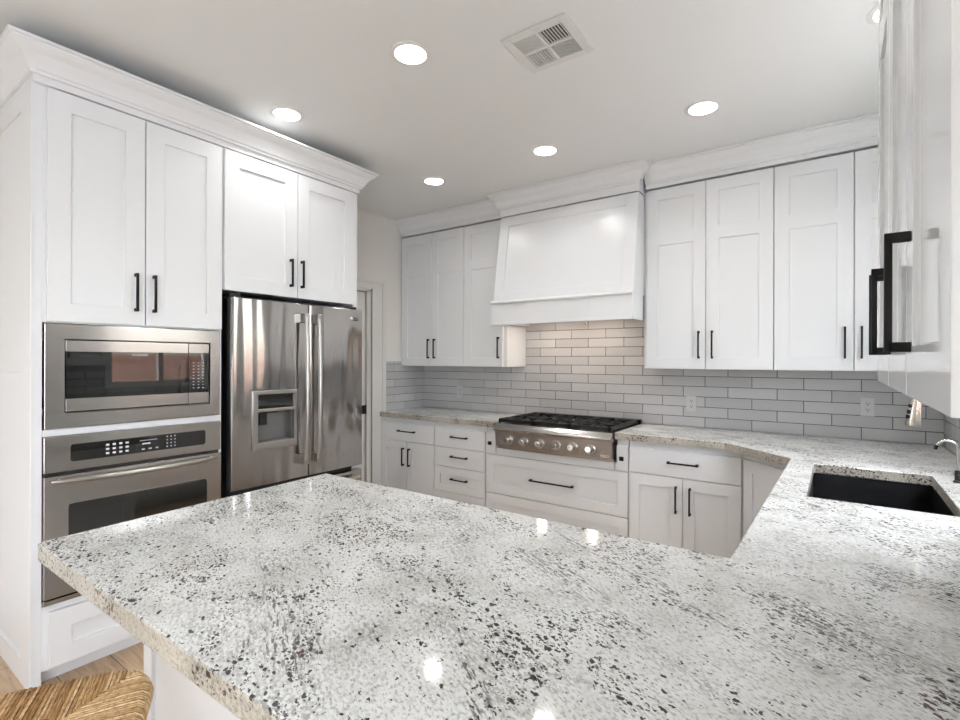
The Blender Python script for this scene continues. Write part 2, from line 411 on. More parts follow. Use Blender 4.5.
def window(name, fr, u0, u1, z0, z1, muls):
    b = MB(); f = 0.045
    b.box(fr, u0, u0 + f, -0.07, -0.02, z0, z1).box(fr, u1 - f, u1, -0.07, -0.02, z0, z1)
    b.box(fr, u0 + f, u1 - f, -0.07, -0.02, z0, z0 + f).box(fr, u0 + f, u1 - f, -0.07, -0.02, z1 - f, z1)
    for mu in muls: b.box(fr, mu - 0.025, mu + 0.025, -0.068, -0.022, z0 + f, z1 - f)
    o = struct(name, b, 'trimwhite', bevel=0.002)
    MB().box(fr, u0 + f, u1 - f, -0.047, -0.043, z0 + f, z1 - f).build('pane', 'glasspane', o)
    return o
FrR = Fr((XR, 0, 0), (0, 1, 0), (-1, 0, 0)); FrL = Fr((XL, 0, 0), (0, 1, 0), (1, 0, 0)); FrB = Fr((0, YR, 0), (1, 0, 0), (0, 1, 0))
window('window_1', FrR, WY0, WY1, WZ0, WZ1, [(WY0 + WY1) / 2])
window('window_2', FrL, SY0, SY1, SZ0, SZ1, [(SY0 + SY1) / 2])
window('door_2', FrR, PX0, PX1, 0.0, PZ, [(PX0 + PX1) / 2])
# outside
gb = MB().wbox(-14, 14, -16, 12, -0.22, -0.12)
struct('ground_outside', gb, 'ground')
struct('garden_wall', MB().wbox(2.9, 3.1, -4, 9, -0.12, 1.42).wbox(2.87, 3.13, -4, 9, 1.42, 1.48), 'brick', 'brick garden wall outside the sink window')

# baseboards
bb = MB().wbox(XL, XL + 0.014, YR, 0.55, 0, 0.12)
struct('baseboard_left', bb, 'trimwhite', bevel=0.003)

# pantry door
dr = MB().wbox(XL - 0.055, XL - 0.018, DY0 + 0.012, DY1 - 0.052, 0.008, DZ - 0.026)
door = struct('door_1', dr, 'trimwhite', 'white pantry door beside the fridge', bevel=0.002)
hb = MB()
hb.wbox(XL - 0.018, XL - 0.012, DY1 - 0.092, DY1 - 0.056, 0.905, 0.985).wbox(XL - 0.020, XL - 0.010, DY1 - 0.0385, DY1 - 0.012, 0.905, 0.985)
hb.tube([(XL - 0.010, DY1 - 0.047, 0.90), (XL - 0.010, DY1 - 0.047, 0.99)], 0.0055, 10)
hb.build('hinge', 'black', door, label='black door hinge')
tr = MB()
# jamb and stop
tr.wbox(XL - T, XL, DY1 - 0.038, DY1, 0, DZ).wbox(XL - T, XL, DY0 + 0.0, DY1, DZ - 0.018, DZ)
tr.wbox(XL - T, XL - 0.056, DY1 - 0.06, DY1 - 0.038, 0, DZ - .018)
# casing on the wall face
for y0, y1, z0, z1 in ((DY1 + 0.008, DY1 + 0.183, 0, DZ + 0.1), (DY0 - 0.04, DY1 + 0.008, DZ + 0.008, DZ + 0.1)):
    tr.wbox(XL, XL + 0.016, y0, y1, z0, z1)
tr.wbox(XL, XL + 0.026, DY1 + 0.137, DY1 + 0.183, 0, DZ + 0.1).wbox(XL, XL + 0.026, DY0 - 0.04, DY1 + 0.137, DZ + 0.066, DZ + 0.1)
tr.wbox(XL, XL + 0.021, DY1 + 0.008, DY1 + 0.022, 0, DZ + 0.02)
struct('trim_1', tr, 'trimwhite', 'white moulded door casing', bevel=0.003)
struct('pantry_shell', MB().wbox(XL - 1.3, XL - 1.25, 2.2, 3.5, 0, 2.6).wbox(XL - 1.25, XL - T, 2.2, 2.25, 0, 2.6).wbox(XL - 1.25, XL - T, 3.45, 3.5, 0, 2.6).wbox(XL - 1.3, XL - T, 2.2, 3.5, 2.6, 2.65), 'wall')

# ---- tiled backsplash, children of the walls
TP, TW, GAP = 0.0763, 0.3085, 0.0038
def tiles(fr, u0, u1, z0, z1, phase, m='tile', mb=None, mbg=None, cut=None):
    mbg.box(fr, u0, u1, 0.0, 0.004, z0, z1)
    r = 0; z = 0.914
    while z < z1 - 1e-4:
        if z + TP > z0 + 1e-3:
            a = u0 - TW + ((phase + (0.5 * TW if r % 2 else 0) - u0) % TW)
            while a < u1:
                p, q_ = max(a, u0) + GAP / 2, min(a + TW, u1) - GAP / 2
                zz0, zz1 = max(z, z0) + GAP / 2, min(z + TP, z1) - GAP / 2
                if q_ - p > 0.008 and zz1 - zz0 > 0.006:
                    t = [random.uniform(-.0005, .0005) for _ in range(4)]
                    mb.hexa([fr.p(p, 0.002, zz0), fr.p(q_, 0.002, zz0), fr.p(q_, 0.0095 + t[0], zz0), fr.p(p, 0.0095 + t[1], zz0),
                             fr.p(p, 0.002, zz1), fr.p(q_, 0.002, zz1), fr.p(q_, 0.0095 + t[2], zz1), fr.p(p, 0.0095 + t[3], zz1)])
                a += TW
        z += TP; r += 1
FB = Fr((0, YB, 0), (1, 0, 0), (0, -1, 0))
mt, mg = MB(), MB()
tiles(FB, XL + .0085, XR - .0085, 0.914, 0.914 + 6 * TP, -0.804, mb=mt, mbg=mg)
tiles(FB, -2.345, -1.16, 0.914 + 6 * TP, 1.83, -0.804, mb=mt, mbg=mg)
bs = mg.build('backsplash_grout', 'grout', wb); mt.build('backsplash', 'tile', wb, bevel=0.0015, label='glossy pale subway tile with dark grout')
mt, mg = MB(), MB()
tiles(Fr((XL, 0, 0), (0, 1, 0), (1, 0, 0)), 3.439, YB, 0.914, 1.396, 3.714, mb=mt, mbg=mg)
mg.build('backsplash_grout', 'grout', wl); mt.build('backsplash', 'tile', wl, bevel=0.0015)
mt, mg = MB(), MB()
tiles(Fr((XR, 0, 0), (0, 1, 0), (-1, 0, 0)), 0.41, WY0 - .02, 0.914, 1.36, 3.9, mb=mt, mbg=mg)
tiles(Fr((XR, 0, 0), (0, 1, 0), (-1, 0, 0)), WY0 - .02, WY1 + .02, 0.914, 1.12, 3.9, mb=mt, mbg=mg)
tiles(Fr((XR, 0, 0), (0, 1, 0), (-1, 0, 0)), WY1 + .02, YB, 0.914, 1.372, 3.9, mb=mt, mbg=mg)
mg.build('backsplash_grout', 'grout', wr); mt.build('backsplash', 'tile', wr, bevel=0.0015)

# ------------------------------------------------------------------ tall cabinets on the left
FT = Fr((XC, 0, 0), (0, 1, 0), (1, 0, 0))
Y0, Y1, Y2, Y3 = 0.618, 1.41, 2.364, 2.32
DEP = XL + 0.004 - XC
oc = thing('oven_cabinet', 'tall white shaker cabinet that houses the microwave and wall oven', 'cabinet', (XC, (Y0 + Y1) / 2, 0))
b = MB()
b.box(FT, Y0, 0.648, DEP, 0.0, 0, 2.58)                       # finished end panel core
b.box(FT, 1.399, Y1, DEP, 0.0, 0, 2.58)
b.box(FT, 0.6475, 0.672, -0.02, -0.0012, 1.5705, 2.579).box(FT, 0.6475, 0.675, -0.02, -0.0012, 0.08, 0.351).box(FT, 1.39, 1.3995, -0.02, -0.0012, 1.5705, 2.579)
b.box(FT, 1.02, 1.045, -0.02, -0.001, 1.58, 2.57)
b.box(FT, 0.648, 1.399, DEP, DEP + 0.01, 0.1, 2.58)
b.box(FT, 0.648, 1.399, DEP, -0.001, 2.555, 2.58)
b.box(FT, 0.648, 1.399, DEP, -0.001, 1.57, 1.60)
b.box(FT, 0.648, 1.399, DEP, -0.001, 1.079, 1.109)
b.box(FT, 0.648, 1.399, DEP, -0.001, 0.325, 0.352)
b.box(FT, 0.648, 1.399, DEP, -0.001, 0.075, 0.1)
b.build('carcass', 'white', oc, bevel=0.0015)
# framed end panel facing the living area
FE = Fr((0, Y0, 0), (1, 0, 0), (0, -1, 0))
b = MB(); x0, x1, t = XL + 0.004, XC, 0.008
b.panelled(FE, [x0, x0 + .13, x1 - .155, x1], [0, .105, 1.275, 1.352, 2.50, 2.58], {(1, 1), (1, 3)}, -.004, t, .0085)
b.build('end_panel', 'white', oc, bevel=0.0015)
for a, c, hu in ((0.660, 1.0295, 0.988), (1.0345, 1.403, 1.066)):
    d = shaker(FT, a, c, 1.577, 2.574, root=oc, st=0.082); pull_v(FT, hu, 1.642, 1.824, oc, d)
d = shaker(FT, 0.668, 1.40, 0.088, 0.325, root=oc, st=0.08, name='drawer')
MB().box(FT, 0.648, 1.41, -0.085, -0.07, 0, 0.1).build('toe_kick', 'white', oc)

fc = thing('fridge_cabinet', 'white shaker cabinet bridging over the stainless fridge', 'cabinet', (XC, (Y1 + Y2) / 2, 0))
b = MB()
b.box(FT, Y1, 2.322, DEP, -0.001, 1.80, 1.83).box(FT, Y1, 2.322, DEP, -0.001, 2.555, 2.58)
b.box(FT, Y1, 2.322, DEP, DEP + 0.01, 1.80, 2.58).box(FT, Y1, 1.425, DEP, 0.0, 1.80, 2.58).box(FT, 2.31, 2.322, DEP, 0.0, 1.80, 2.58).box(FT, 1.86, 1.89, -0.02, -0.001, 1.80, 2.57)
solo('fridge_surround', MB().box(FT, 2.323, Y2, DEP, 0.0, 0, 2.58), 'white', 'tall white side board between the fridge and the pantry door', 'panel', (XC, 2.34, 0), bevel=0.0015)
b.build('carcass', 'white', fc, bevel=0.0015)
for a, c, hu in ((1.418, 1.872, 1.821), (1.877, 2.32, 1.898)):
    d = shaker(FT, a, c, 1.797, 2.574, root=fc, st=0.082); pull_v(FT, hu, 1.86, 2.03, fc, d)

# frieze and crown round the tall cabinets
b = MB(); pr = crown_prof(0.115, 0.095)
P1, P2, P3, P4 = (XL + 0.01, Y0 - .008, 2.61), (XC + 0.022, Y0 - .008, 2.61), (XC + 0.022, Y2, 2.61), (XL + 0.01, Y2, 2.61)
b.sweep([(P1, (0, -1, 0)), (P2, (1, -1, 0)), (P3, (1, 1, 0)), (P4, (0, 1, 0))], pr)
b.wbox(XL + .01, XC + 0.021, Y0 - .0075, Y2, 2.581, 2.615)
b.wbox(XL + .01, -2.87, Y0 + .06, Y2 - .06, 2.70, CEIL - .001)  # hidden white riser added to bounce light onto the ceiling above the crown
solo('crown_molding', b, 'white', 'white crown molding along the top of the tall oven and fridge cabinets', 'molding', (XC, 1.5, 2.58), bevel=0.001)

# ---- microwave
FM = Fr((XC, 0, 0), (0, 1, 0), (1, 0, 0))
mwv = thing('microwave', 'built-in stainless microwave with trim kit above the wall oven', 'microwave', (XC, 1.025, 1.11))
a0, a1, z0, z1 = 0.653, 1.397, 1.112, 1.567; i0, i1, k0, k1 = 0.722, 1.345, 1.176, 1.501
b = MB().panelled(FM, [a0, i0, i1, a1], [z0, k0, k1, z1], {(1, 1)}, 0, 0.012)
b.build('trim_frame', 'steel', mwv, bevel=0.002)
MB().box(FM, i0 + .001, i1 - .001, -0.45, -0.006, k0 + .001, k1 - .001).build('body', 'rubber', mwv)
dv = 1.236
d = MB().box(FM, i0 + .005, dv - .0015, -0.006, 0.008, 1.4465, k1 - .005).box(FM, i0 + .005, dv - .0015, -0.006, 0.008, k0 + .006, 1.239).build('door', 'steel', mwv, bevel=0.001)
MB().box(FM, i0 + .005, dv - .0015, -0.006, 0.006, 1.239, 1.4465).build('glass', 'glass', mwv, d, label='black glass window')
c = MB().box(FM, dv + .0015, i1 - .005, -0.006, 0.006, 1.239, 1.4465).build('control_panel', 'glass', mwv, label='black glass keypad panel')
for e0_, e1_ in ((1.4465, k1 - .005), (k0 + .006, 1.239)): MB().box(FM, dv + .0015, i1 - .005, -0.006, 0.008, e0_, e1_).build('fascia', 'steel', mwv, bevel=0.001)
b = MB()
for i in range(9):
    for j, u in enumerate((1.262, 1.287, 1.310)): b.box(FM, u - .004, u + .004, 0.006, 0.0066, 1.262 + i * .0165, 1.265 + i * .0165)
b.build('keypad', 'mark', mwv, c)
text_obj('lettering', 'FRIGIDAIRE', FM, 1.015, 0.006, 1.432, 0.0135, M['mark'], mwv, d)

# ---- wall oven
ov = thing('wall_oven', 'stainless single wall oven with black control strip under the microwave', 'oven', (XC, 1.025, 0.355))
MB().box(FM, 0.655, 1.395, -0.55, -0.002, 0.36, 1.07).build('body', 'rubber', ov)
b = MB(); cz0, cz1 = 0.922, 1.078; g0, g1, h0, h1 = 0.742, 1.318, 0.962, 1.038
cp = MB().box(FM, 0.650, 1.400, 0, 0.016, cz0, cz1).build('control_panel', 'steel', ov, bevel=0.003)
def roundrect(fr, u0, u1, z0, z1, n, r, k=5):
    pts = []
    for cu, cz, a in ((u1 - r, z1 - r, 0), (u0 + r, z1 - r, 90), (u0 + r, z0 + r, 180), (u1 - r, z0 + r, 270)):
        for i in range(k + 1):
            t = math.radians(a + 90 * i / k); pts.append(fr.p(cu + r * math.cos(t), n, cz + r * math.sin(t)))
    return pts
MB().prism(roundrect(FM, g0, g1, h0, h1, 0.0155, 0.012), FM.n * 0.0025).build('display', 'glass', ov, cp, label='black touch control strip')
b = MB()
for i in range(4):
    for j in range(3): b.box(FM, 0.872 + i * .026, 0.885 + i * .026, 0.018, 0.0185, 0.975 + j * .0195, 0.984 + j * .0195)
b.build('keypad', 'mark', ov, cp, label='block of larger pale touch keys')
b = MB()
for i in range(3):
    for j in range(4): b.box(FM, 1.128 + i * .018, 1.134 + i * .018, 0.018, 0.0185, 0.974 + j * .0165, 0.979 + j * .0165)
b.build('keypad', 'mark', ov, cp, label='block of tiny pale number keys')
b = MB()
for i in range(3): b.box(FM, 1.018 + i * .03, 1.031 + i * .03, 0.018, 0.0185, 0.974, 0.98)
b.box(FM, 1.01, 1.085, 0.018, 0.0185, 1.018, 1.0205).box(FM, 1.02, 1.055, 0.018, 0.0185, 1.0, 1.007)
b.build('clock_display', 'mark', ov, cp)
dz0, dz1 = 0.385, 0.908; w0, w1, wz0, wz1 = 0.738, 1.320, 0.50, 0.775
b = MB().panelled(FM, [0.650, w0, w1, 1.400], [dz0, wz0, wz1, dz1], {(1, 1)}, 0, 0.022)
od = b.build('door', 'steel', ov, bevel=0.002)
MB().prism(roundrect(FM, w0 - .004, w1 + .004, wz0 - .004, wz1 + .004, 0.018, 0.02), FM.n * 0.006).build('window', 'glass', ov, od, label='black glass oven window')
pts = []
for i in range(25):
    t = i / 24; pts.append(FM.p(0.672 + 0.70 * t, 0.030 + 0.030 * math.sin(math.pi * t) ** 0.6, 0.886 - 0.006 * math.sin(math.pi * t)))
hb = MB().tube(pts, 0.011, 12, rads=[0.006 + 0.006 * min(1, 6 * min(i, 24 - i) / 24) for i in range(25)])
for u in (0.70, 1.345): hb.tube([FM.p(u, 0.02, 0.886), FM.p(u, 0.040, 0.886)], 0.008, 10)
hb.build('handle', 'bar_steel', ov, od, smooth=True, label='bowed satin steel bar handle')
MB().box(FM, 0.650, 1.400, 0, 0.014, 0.356, 0.376).build('lower_trim', 'steel', ov, bevel=0.002)

# ---- refrigerator
XF = -2.69
FF = Fr((XF, 0, 0), (0, 1, 0), (1, 0, 0))
rf = thing('refrigerator', 'stainless french-door refrigerator with dispenser in its wider-lit door', 'refrigerator', (-3.1, 1.9, 0))
rf['label'] = 'stainless french-door refrigerator with an ice and water dispenser'
MB().box(FF, 1.448, 2.318, -0.80, -0.085, 0.03, 1.775).build('body', 'rubber', rf, bevel=0.004, label='black cabinet sides')
MB().box(FF, 1.47, 2.30, -0.75, -0.10, 0.0, 0.03).build('foot', 'rubber', rf)
fz = MB()
def bulge(u, a, c): t = (u - a) / (c - a); return -0.012 + 0.012 * (1 - (2 * t - 1) ** 2) ** 0.55 if 0 < t < 1 else -0.012
def fdoor(a, c, z0, z1, hole=None, back=-0.066):
    us = sorted(set([a + (c - a) * i / 20 for i in range(21)] + ([hole[0], hole[1]] if hole else [])))
    zs = sorted(set([z0, z1] + ([hole[2], hole[3]] if hole else [])))
    b = MB(); V = {}
    def v(u, n, z):
        k = (round(u, 5), round(n, 5), round(z, 5))
        if k not in V: V[k] = b.bm.verts.new(FF.p(u, n, z))
        return V[k]
    for u, u2 in zip(us, us[1:]):
        for z, z2 in zip(zs, zs[1:]):
            f1, f2 = bulge(u, a, c), bulge(u2, a, c)
            if hole and hole[0] - 1e-6 <= u and u2 <= hole[1] + 1e-6 and hole[2] - 1e-6 <= z and z2 <= hole[3] + 1e-6: continue
            b.bm.faces.new((v(u, f1, z), v(u2, f2, z), v(u2, f2, z2), v(u, f1, z2)))
            b.bm.faces.new((v(u, back, z), v(u2, back, z), v(u2, back, z2), v(u, back, z2)))
        for z in (z0, z1):
            b.bm.faces.new((v(u, bulge(u, a, c), z), v(u2, bulge(u2, a, c), z), v(u2, back, z), v(u, back, z)))
    for z, z2 in zip(zs, zs[1:]):
        for u in (a, c): b.bm.faces.new((v(u, -0.012, z), v(u, -0.012, z2), v(u, back, z2), v(u, back, z)))
    if hole:
        hu0, hu1, hz0, hz1 = hole
        uu = [u for u in us if hu0 - 1e-6 <= u <= hu1 + 1e-6]
        for u, u2 in zip(uu, uu[1:]):
            for z in (hz0, hz1): b.bm.faces.new((v(u, bulge(u, a, c), z), v(u2, bulge(u2, a, c), z), v(u2, back, z), v(u, back, z)))
        for u in (hu0, hu1): b.bm.faces.new((v(u, bulge(u, a, c), hz0), v(u, bulge(u, a, c), hz1), v(u, back, hz1), v(u, back, hz0)))
    return b
DB, DT = 0.688, 1.757
dl = fdoor(1.437, 1.9255, DB, DT, (1.575, 1.815, 0.925, 1.215)).build('door', 'fridge_steel', rf, smooth=True, bevel=0.003, label='brushed stainless door with water and ice dispenser')
drr = fdoor(1.9305, 2.362, DB, DT).build('door', 'fridge_steel', rf, smooth=True, bevel=0.003, label='brushed stainless door with small round maker badge')
fzd = fdoor(1.437, 2.362, 0.07, 0.655).build('freezer_drawer', 'fridge_steel', rf, smooth=True, bevel=0.003)
MB().tube([FF.p(1.50, 0.035, 0.615), FF.p(2.30, 0.035, 0.615)], 0.012, 12).tube([FF.p(1.53, -0.01, 0.615), FF.p(1.53, 0.035, 0.615)], 0.009, 10).tube([FF.p(2.27, -0.01, 0.615), FF.p(2.27, 0.035, 0.615)], 0.009, 10).build('handle', 'bar_steel', rf, fzd, smooth=True)
MB().box(FF, 1.45, 2.316, -0.084, -0.066, 0.655, DB).build('gasket', 'rubber', rf)
for u, pd in ((1.880, dl), (1.972, drr)):
    b = MB(); pts = [FF.p(u, 0.034 + 0.016 * math.sin(math.pi * i / 20), 0.80 + 0.87 * i / 20) for i in range(21)]
    b.tube(pts, 0.0145, 12)
    for z in (0.80, 1.67): b.box(FF, u - 0.017, u + 0.017, -0.012, 0.042, z - 0.028, z + 0.028)
    b.build('handle', 'bar_steel', rf, pd, smooth=True, bevel=0.002, label='tall bowed steel bar handle')
# dispenser
dp = MB(); f0, f1, e0, e1 = 1.549, 1.832, 0.893, 1.235
dp.panelled(FF, [f0, 1.58, 1.81, f1], [e0, .936, 1.112, 1.13, 1.212, e1], {(1, 1), (1, 3)}, -.02, .012)
dsp = dp.build('dispenser', 'bar_steel', rf, bevel=0.003, label='framed ice and water dispenser')
M['dispgrey'] = mat('dispenser_grey', (0.17, 0.165, 0.16), 0.4)
MB().box(FF, 1.577, 1.813, -0.07, -0.066, 0.927, 1.213).box(FF, 1.577, 1.582, -0.068, -0.02, 0.93, 1.21).box(FF, 1.808, 1.813, -0.068, -0.02, 0.93, 1.21).build('recess', 'dispgrey', rf, dsp)
MB().box(FF, 1.58, 1.81, -0.05, 0.002, 1.13, 1.212).build('display', 'glass', rf, dsp)
MB().box(FF, 1.62, 1.668, -0.058, -0.045, 1.03, 1.10).box(FF, 1.60, 1.72, -0.058, -0.02, 1.10, 1.115).build('paddle', 'rubber', rf, dsp, bevel=0.003)
MB().box(FF, 1.583, 1.807, -0.065, -0.004, 0.93, 0.937).build('drip_tray', 'dispgrey', rf, dsp, bevel=0.001)
# badge
b = MB().lathe(FF.p(2.258, -0.006, 1.69), FF.n, [(0, 0.0), (0.0, 0.013), (0.0075, 0.013), (0.0085, 0.011), (0.0085, 0)], 24)
bd = b.build('badge', 'chrome', rf, drr, smooth=True)
text_obj('lettering', 'LG', FF, 2.296, 0.004, 1.690, 0.034, M['slot'], rf, drr)
MB().box(FF, 1.437, 1.50, -0.13, -0.035, 1.757, 1.782).build('hinge_cover', 'rubber', rf, bevel=0.003)
MB().box(FF, 2.27, 2.33, -0.13, -0.035, 1.757, 1.778).build('hinge_cover', 'rubber', rf, bevel=0.003)

# ------------------------------------------------------------------ base cabinets on the back wall
YF = 3.40
FBk = Fr((0, YF, 0), (1, 0, 0), (0, -1, 0))
def base_unit(name, label, cat, u0, u1, top=0.866, fr=FBk, depth=0.59, solid_top=True):
    r = thing(name, label, cat, fr.p((u0 + u1) / 2, -depth / 2, 0)); b = MB()
    b.box(fr, u0, u1, -depth, -0.0005, 0.1, top)
    b.build('carcass', 'white', r, bevel=0.001)
    MB().box(fr, u0, u1, -0.09, -0.075, 0, 0.1).build('toe_kick', 'white', r)
    return r
r = base_unit('base_cabinet', 'white base cabinet with one drawer and two doors in the corner by the pantry door', 'cabinet', -3.600, -2.919)
d = slab(FBk, -3.594, -2.922, 0.658, 0.822, r); pull_h(FBk, -3.356, -3.145, 0.75, r, d)
for a, c, hu in ((-3.594, -3.2585, -3.290), (-3.2545, -2.922, -3.214)):
    d = shaker(FBk, a, c, 0.105, 0.652, st=0.072, root=r); pull_v(FBk, hu, 0.43, 0.595, r, d)
r = base_unit('base_cabinet', 'narrow white four-drawer base cabinet next to the cooktop', 'cabinet', -2.918, -2.362)
d = slab(FBk, -2.914, -2.368, 0.657, 0.822, r); pull_h(FBk, -2.718, -2.545, 0.75, r, d)
d = slab(FBk, -2.914, -2.368, 0.486, 0.652, r); pull_h(FBk, -2.718, -2.545, 0.58, r, d)
d = shaker(FBk, -2.914, -2.368, 0.268, 0.481, st=0.066, root=r, name='drawer'); pull_h(FBk, -2.718, -2.545, 0.385, r, d)
d = shaker(FBk, -2.914, -2.368, 0.105, 0.263, st=0.05, root=r, name='drawer'); pull_h(FBk, -2.718, -2.545, 0.19, r, d)
r = base_unit('base_cabinet', 'wide white base cabinet with two deep drawers under the cooktop', 'cabinet', -2.361, -1.166, top=0.70)
MB().box(FBk, -2.258, -1.272, 0.0, 0.012, 0.648, 0.70).build('apron_panel', 'white', r)
d = shaker(FBk, -2.354, -1.172, 0.333, 0.643, st=0.072, root=r, name='drawer'); pull_h(FBk, -1.934, -1.573, 0.487, r, d)
d = shaker(FBk, -2.354, -1.172, 0.105, 0.327, st=0.072, root=r, name='drawer'); pull_h(FBk, -1.934, -1.573, 0.185, r, d)
for a, c, lb in ((-2.357, -2.262, 'slim white pull-out with square black knob on the four-drawer side of the cooktop'), (-1.250, -1.170, 'slim white pull-out with square black knob on the sink side of the cooktop')):
    r = thing('pullout_cabinet', lb, 'cabinet', ((a + c) / 2, 3.65, 0.7005))
    MB().box(FBk, a, c, -0.55, -0.0005, 0.7005, 0.864).build('carcass', 'white', r)
    d = slab(FBk, a, c, 0.652, 0.822, r); u = (a + c) / 2
    MB().box(FBk, u - .009, u + .009, 0.02, 0.03, 0.728, 0.746).box(FBk, u - .014, u + .014, 0.030, 0.044, 0.723, 0.751).build('knob', 'black', r, d, bevel=0.002, label='square matte black knob')
r = base_unit('base_cabinet', 'white base cabinet with one drawer and two doors between the cooktop and the angled corner', 'cabinet', -1.165, -0.462)
d = slab(FBk, -1.160, -0.474, 0.656, 0.822, r); pull_h(FBk, -0.906, -0.715, 0.748, r, d)
for a, c, hu in ((-1.160, -0.816, -0.851), (-0.812, -0.474, -0.766)):
    d = shaker(FBk, a, c, 0.105, 0.650, st=0.072, root=r); pull_v(FBk, hu, 0.425, 0.600, r, d)
# angled corner cabinet
c0, c1 = Vector((-0.462, 3.395)), Vector((-0.178, 3.125))
r = thing('corner_cabinet', 'white single-door cabinet set at an angle in the corner next to the sink', 'cabinet', (0.05, 3.6, 0))
MB().prism([(-0.461, 3.395, 0.1), (-0.178, 3.125, 0.1), (0.50, 3.125, 0.1), (0.50, 3.99, 0.1), (-0.461, 3.99, 0.1)], (0, 0, 0.766)).build('carcass', 'white', r)
dv_ = (c1 - c0); L = dv_.length; FD = Fr((c0.x, c0.y, 0), (dv_.x, dv_.y, 0), (dv_.y, -dv_.x, 0))
shaker(FD, 0.022, L - 0.02, 0.105, 0.822, st=0.07, root=r)
MB().prism([(-0.40, 3.47, 0), (-0.11, 3.19, 0), (0.50, 3.19, 0), (0.50, 3.99, 0), (-0.40, 3.99, 0)], (0, 0, 0.1)).build('toe_kick', 'white', r)
# sink base (fronts face the room)
FS = Fr((-0.178, 0, 0), (0, 1, 0), (-1, 0, 0))
r = thing('sink_cabinet', 'white base cabinet under the black sink', 'cabinet', (0.16, 2.2, 0))
b = MB().box(FS, 1.42, 1.44, -0.66, 0, 0.1, 0.866).box(FS, 3.10, 3.122, -0.66, 0, 0.1, 0.866).box(FS, 1.44, 3.10, -0.66, -0.64, 0.1, 0.866).box(FS, 1.44, 3.10, -0.64, 0, 0.1, 0.12).box(FS, 1.44, 3.10, -0.02, 0, 0.12, 0.866)
b.build('carcass', 'white', r)
for a, c in ((1.445, 1.995), (2.0, 2.55), (2.555, 3.10)): shaker(FS, a, c, 0.105, 0.85, st=0.072, root=r)
MB().box(FS, 1.42, 3.122, -0.09, -0.075, 0, 0.1).build('toe_kick', 'white', r)
# peninsula base
r = thing('peninsula_cabinet', 'white panelled base under the granite peninsula behind the rush stool', 'cabinet', (-0.6, 1.0, 0))
px0, px1, py0, py1 = -1.70, 0.515, 0.637, 1.36
MB().wbox(px0 + .02, px1, py0 + 0.02, py1, 0.0, 0.866).build('carcass', 'white', r)
FP = Fr((0, py0 + 0.02, 0), (1, 0, 0), (0, -1, 0)); b = MB()
edges = [px0, px0 + 0.055, -1.0, -0.945, -0.25, -0.195, 0.46, 0.515]
b.panelled(FP, edges, [0, .10, .80, .866], {(1, 1), (3, 1), (5, 1)}, -.002, .02, .012)
b.build('back_panel', 'white', r, bevel=0.0015)
FPl = Fr((px0 + .02, 0, 0), (0, 1, 0), (-1, 0, 0))
MB().panelled(FPl, [py0 + .0205, py0 + .08, py1 - .06, py1], [0, .1, .8, .866], {(1, 1)}, 0, .02, .012).build('end_panel', 'white', r, bevel=0.0015)

# ------------------------------------------------------------------ countertops
CT, CB = 0.914, 0.868
sx0, sx1, sy0, sy1 = -0.094, 0.335, 2.205, 2.93
def rr2(x0, x1, y0, y1, r, k=4):
    pts = []
    for cx_, cy_, a in ((x1 - r, y1 - r, 0), (x0 + r, y1 - r, 90), (x0 + r, y0 + r, 180), (x1 - r, y0 + r, 270)):
        for i in range(k + 1):
            t = math.radians(a + 90 * i / k); pts.append((cx_ + r * math.cos(t), cy_ + r * math.sin(t)))
    return pts
outer = [(-1.758, 0.404), (0.51, 0.404), (0.51, 3.999), (-1.260, 3.999), (-1.260, 3.362), (-0.563, 3.362), (-0.196, 3.018), (-0.222, 1.40), (-1.833, 1.398), (-1.774, 0.420)]
ct = solo('countertop', MB().holed(outer, [rr2(sx0, sx1, sy0, sy1, 0.012)], CB, CT), 'granite', 'pale speckled granite worktop spanning the peninsula, the sink run and the stretch beside the cooktop', 'countertop', (-0.6, 0.9, CB), bevel=0.004, seg=3)
ct2 = solo('countertop', MB().wbox(-3.602, -2.243, 3.362, 3.999, CB, CT), 'granite', 'short granite worktop in the corner between the pantry door and the cooktop', 'countertop', (-2.9, 3.7, CB), bevel=0.004, seg=3)

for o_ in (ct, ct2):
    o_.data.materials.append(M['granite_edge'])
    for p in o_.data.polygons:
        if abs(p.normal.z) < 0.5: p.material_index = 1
# ---- sink
sk = thing('sink', 'black undermount single-bowl sink set in the granite', 'sink', (0.12, 2.57, 0.65))
b = MB(); zt, zb = CB, 0.66; t = 0.012; o = 0.003
X0, X1, Ya, Yb = sx0 - o, sx1 + o, sy0 - o, sy1 + o
b.wbox(X0 - t, X0, Ya - t, Yb + t, zb, zt).wbox(X1, X1 + t, Ya - t, Yb + t, zb, zt).wbox(X0, X1, Ya - t, Ya, zb, zt).wbox(X0, X1, Yb, Yb + t, zb, zt).wbox(X0 - t, X1 + t, Ya - t, Yb + t, zb - t, zb)
b.build('basin', 'sink', sk)
MB().lathe((0.12, 2.57, zb), (0, 0, 1), [(0, 0.045), (0.003, 0.045), (0.003, 0.035), (-0.002, 0.03), (-0.002, 0)], 24).build('drain', 'chrome', sk, smooth=True)

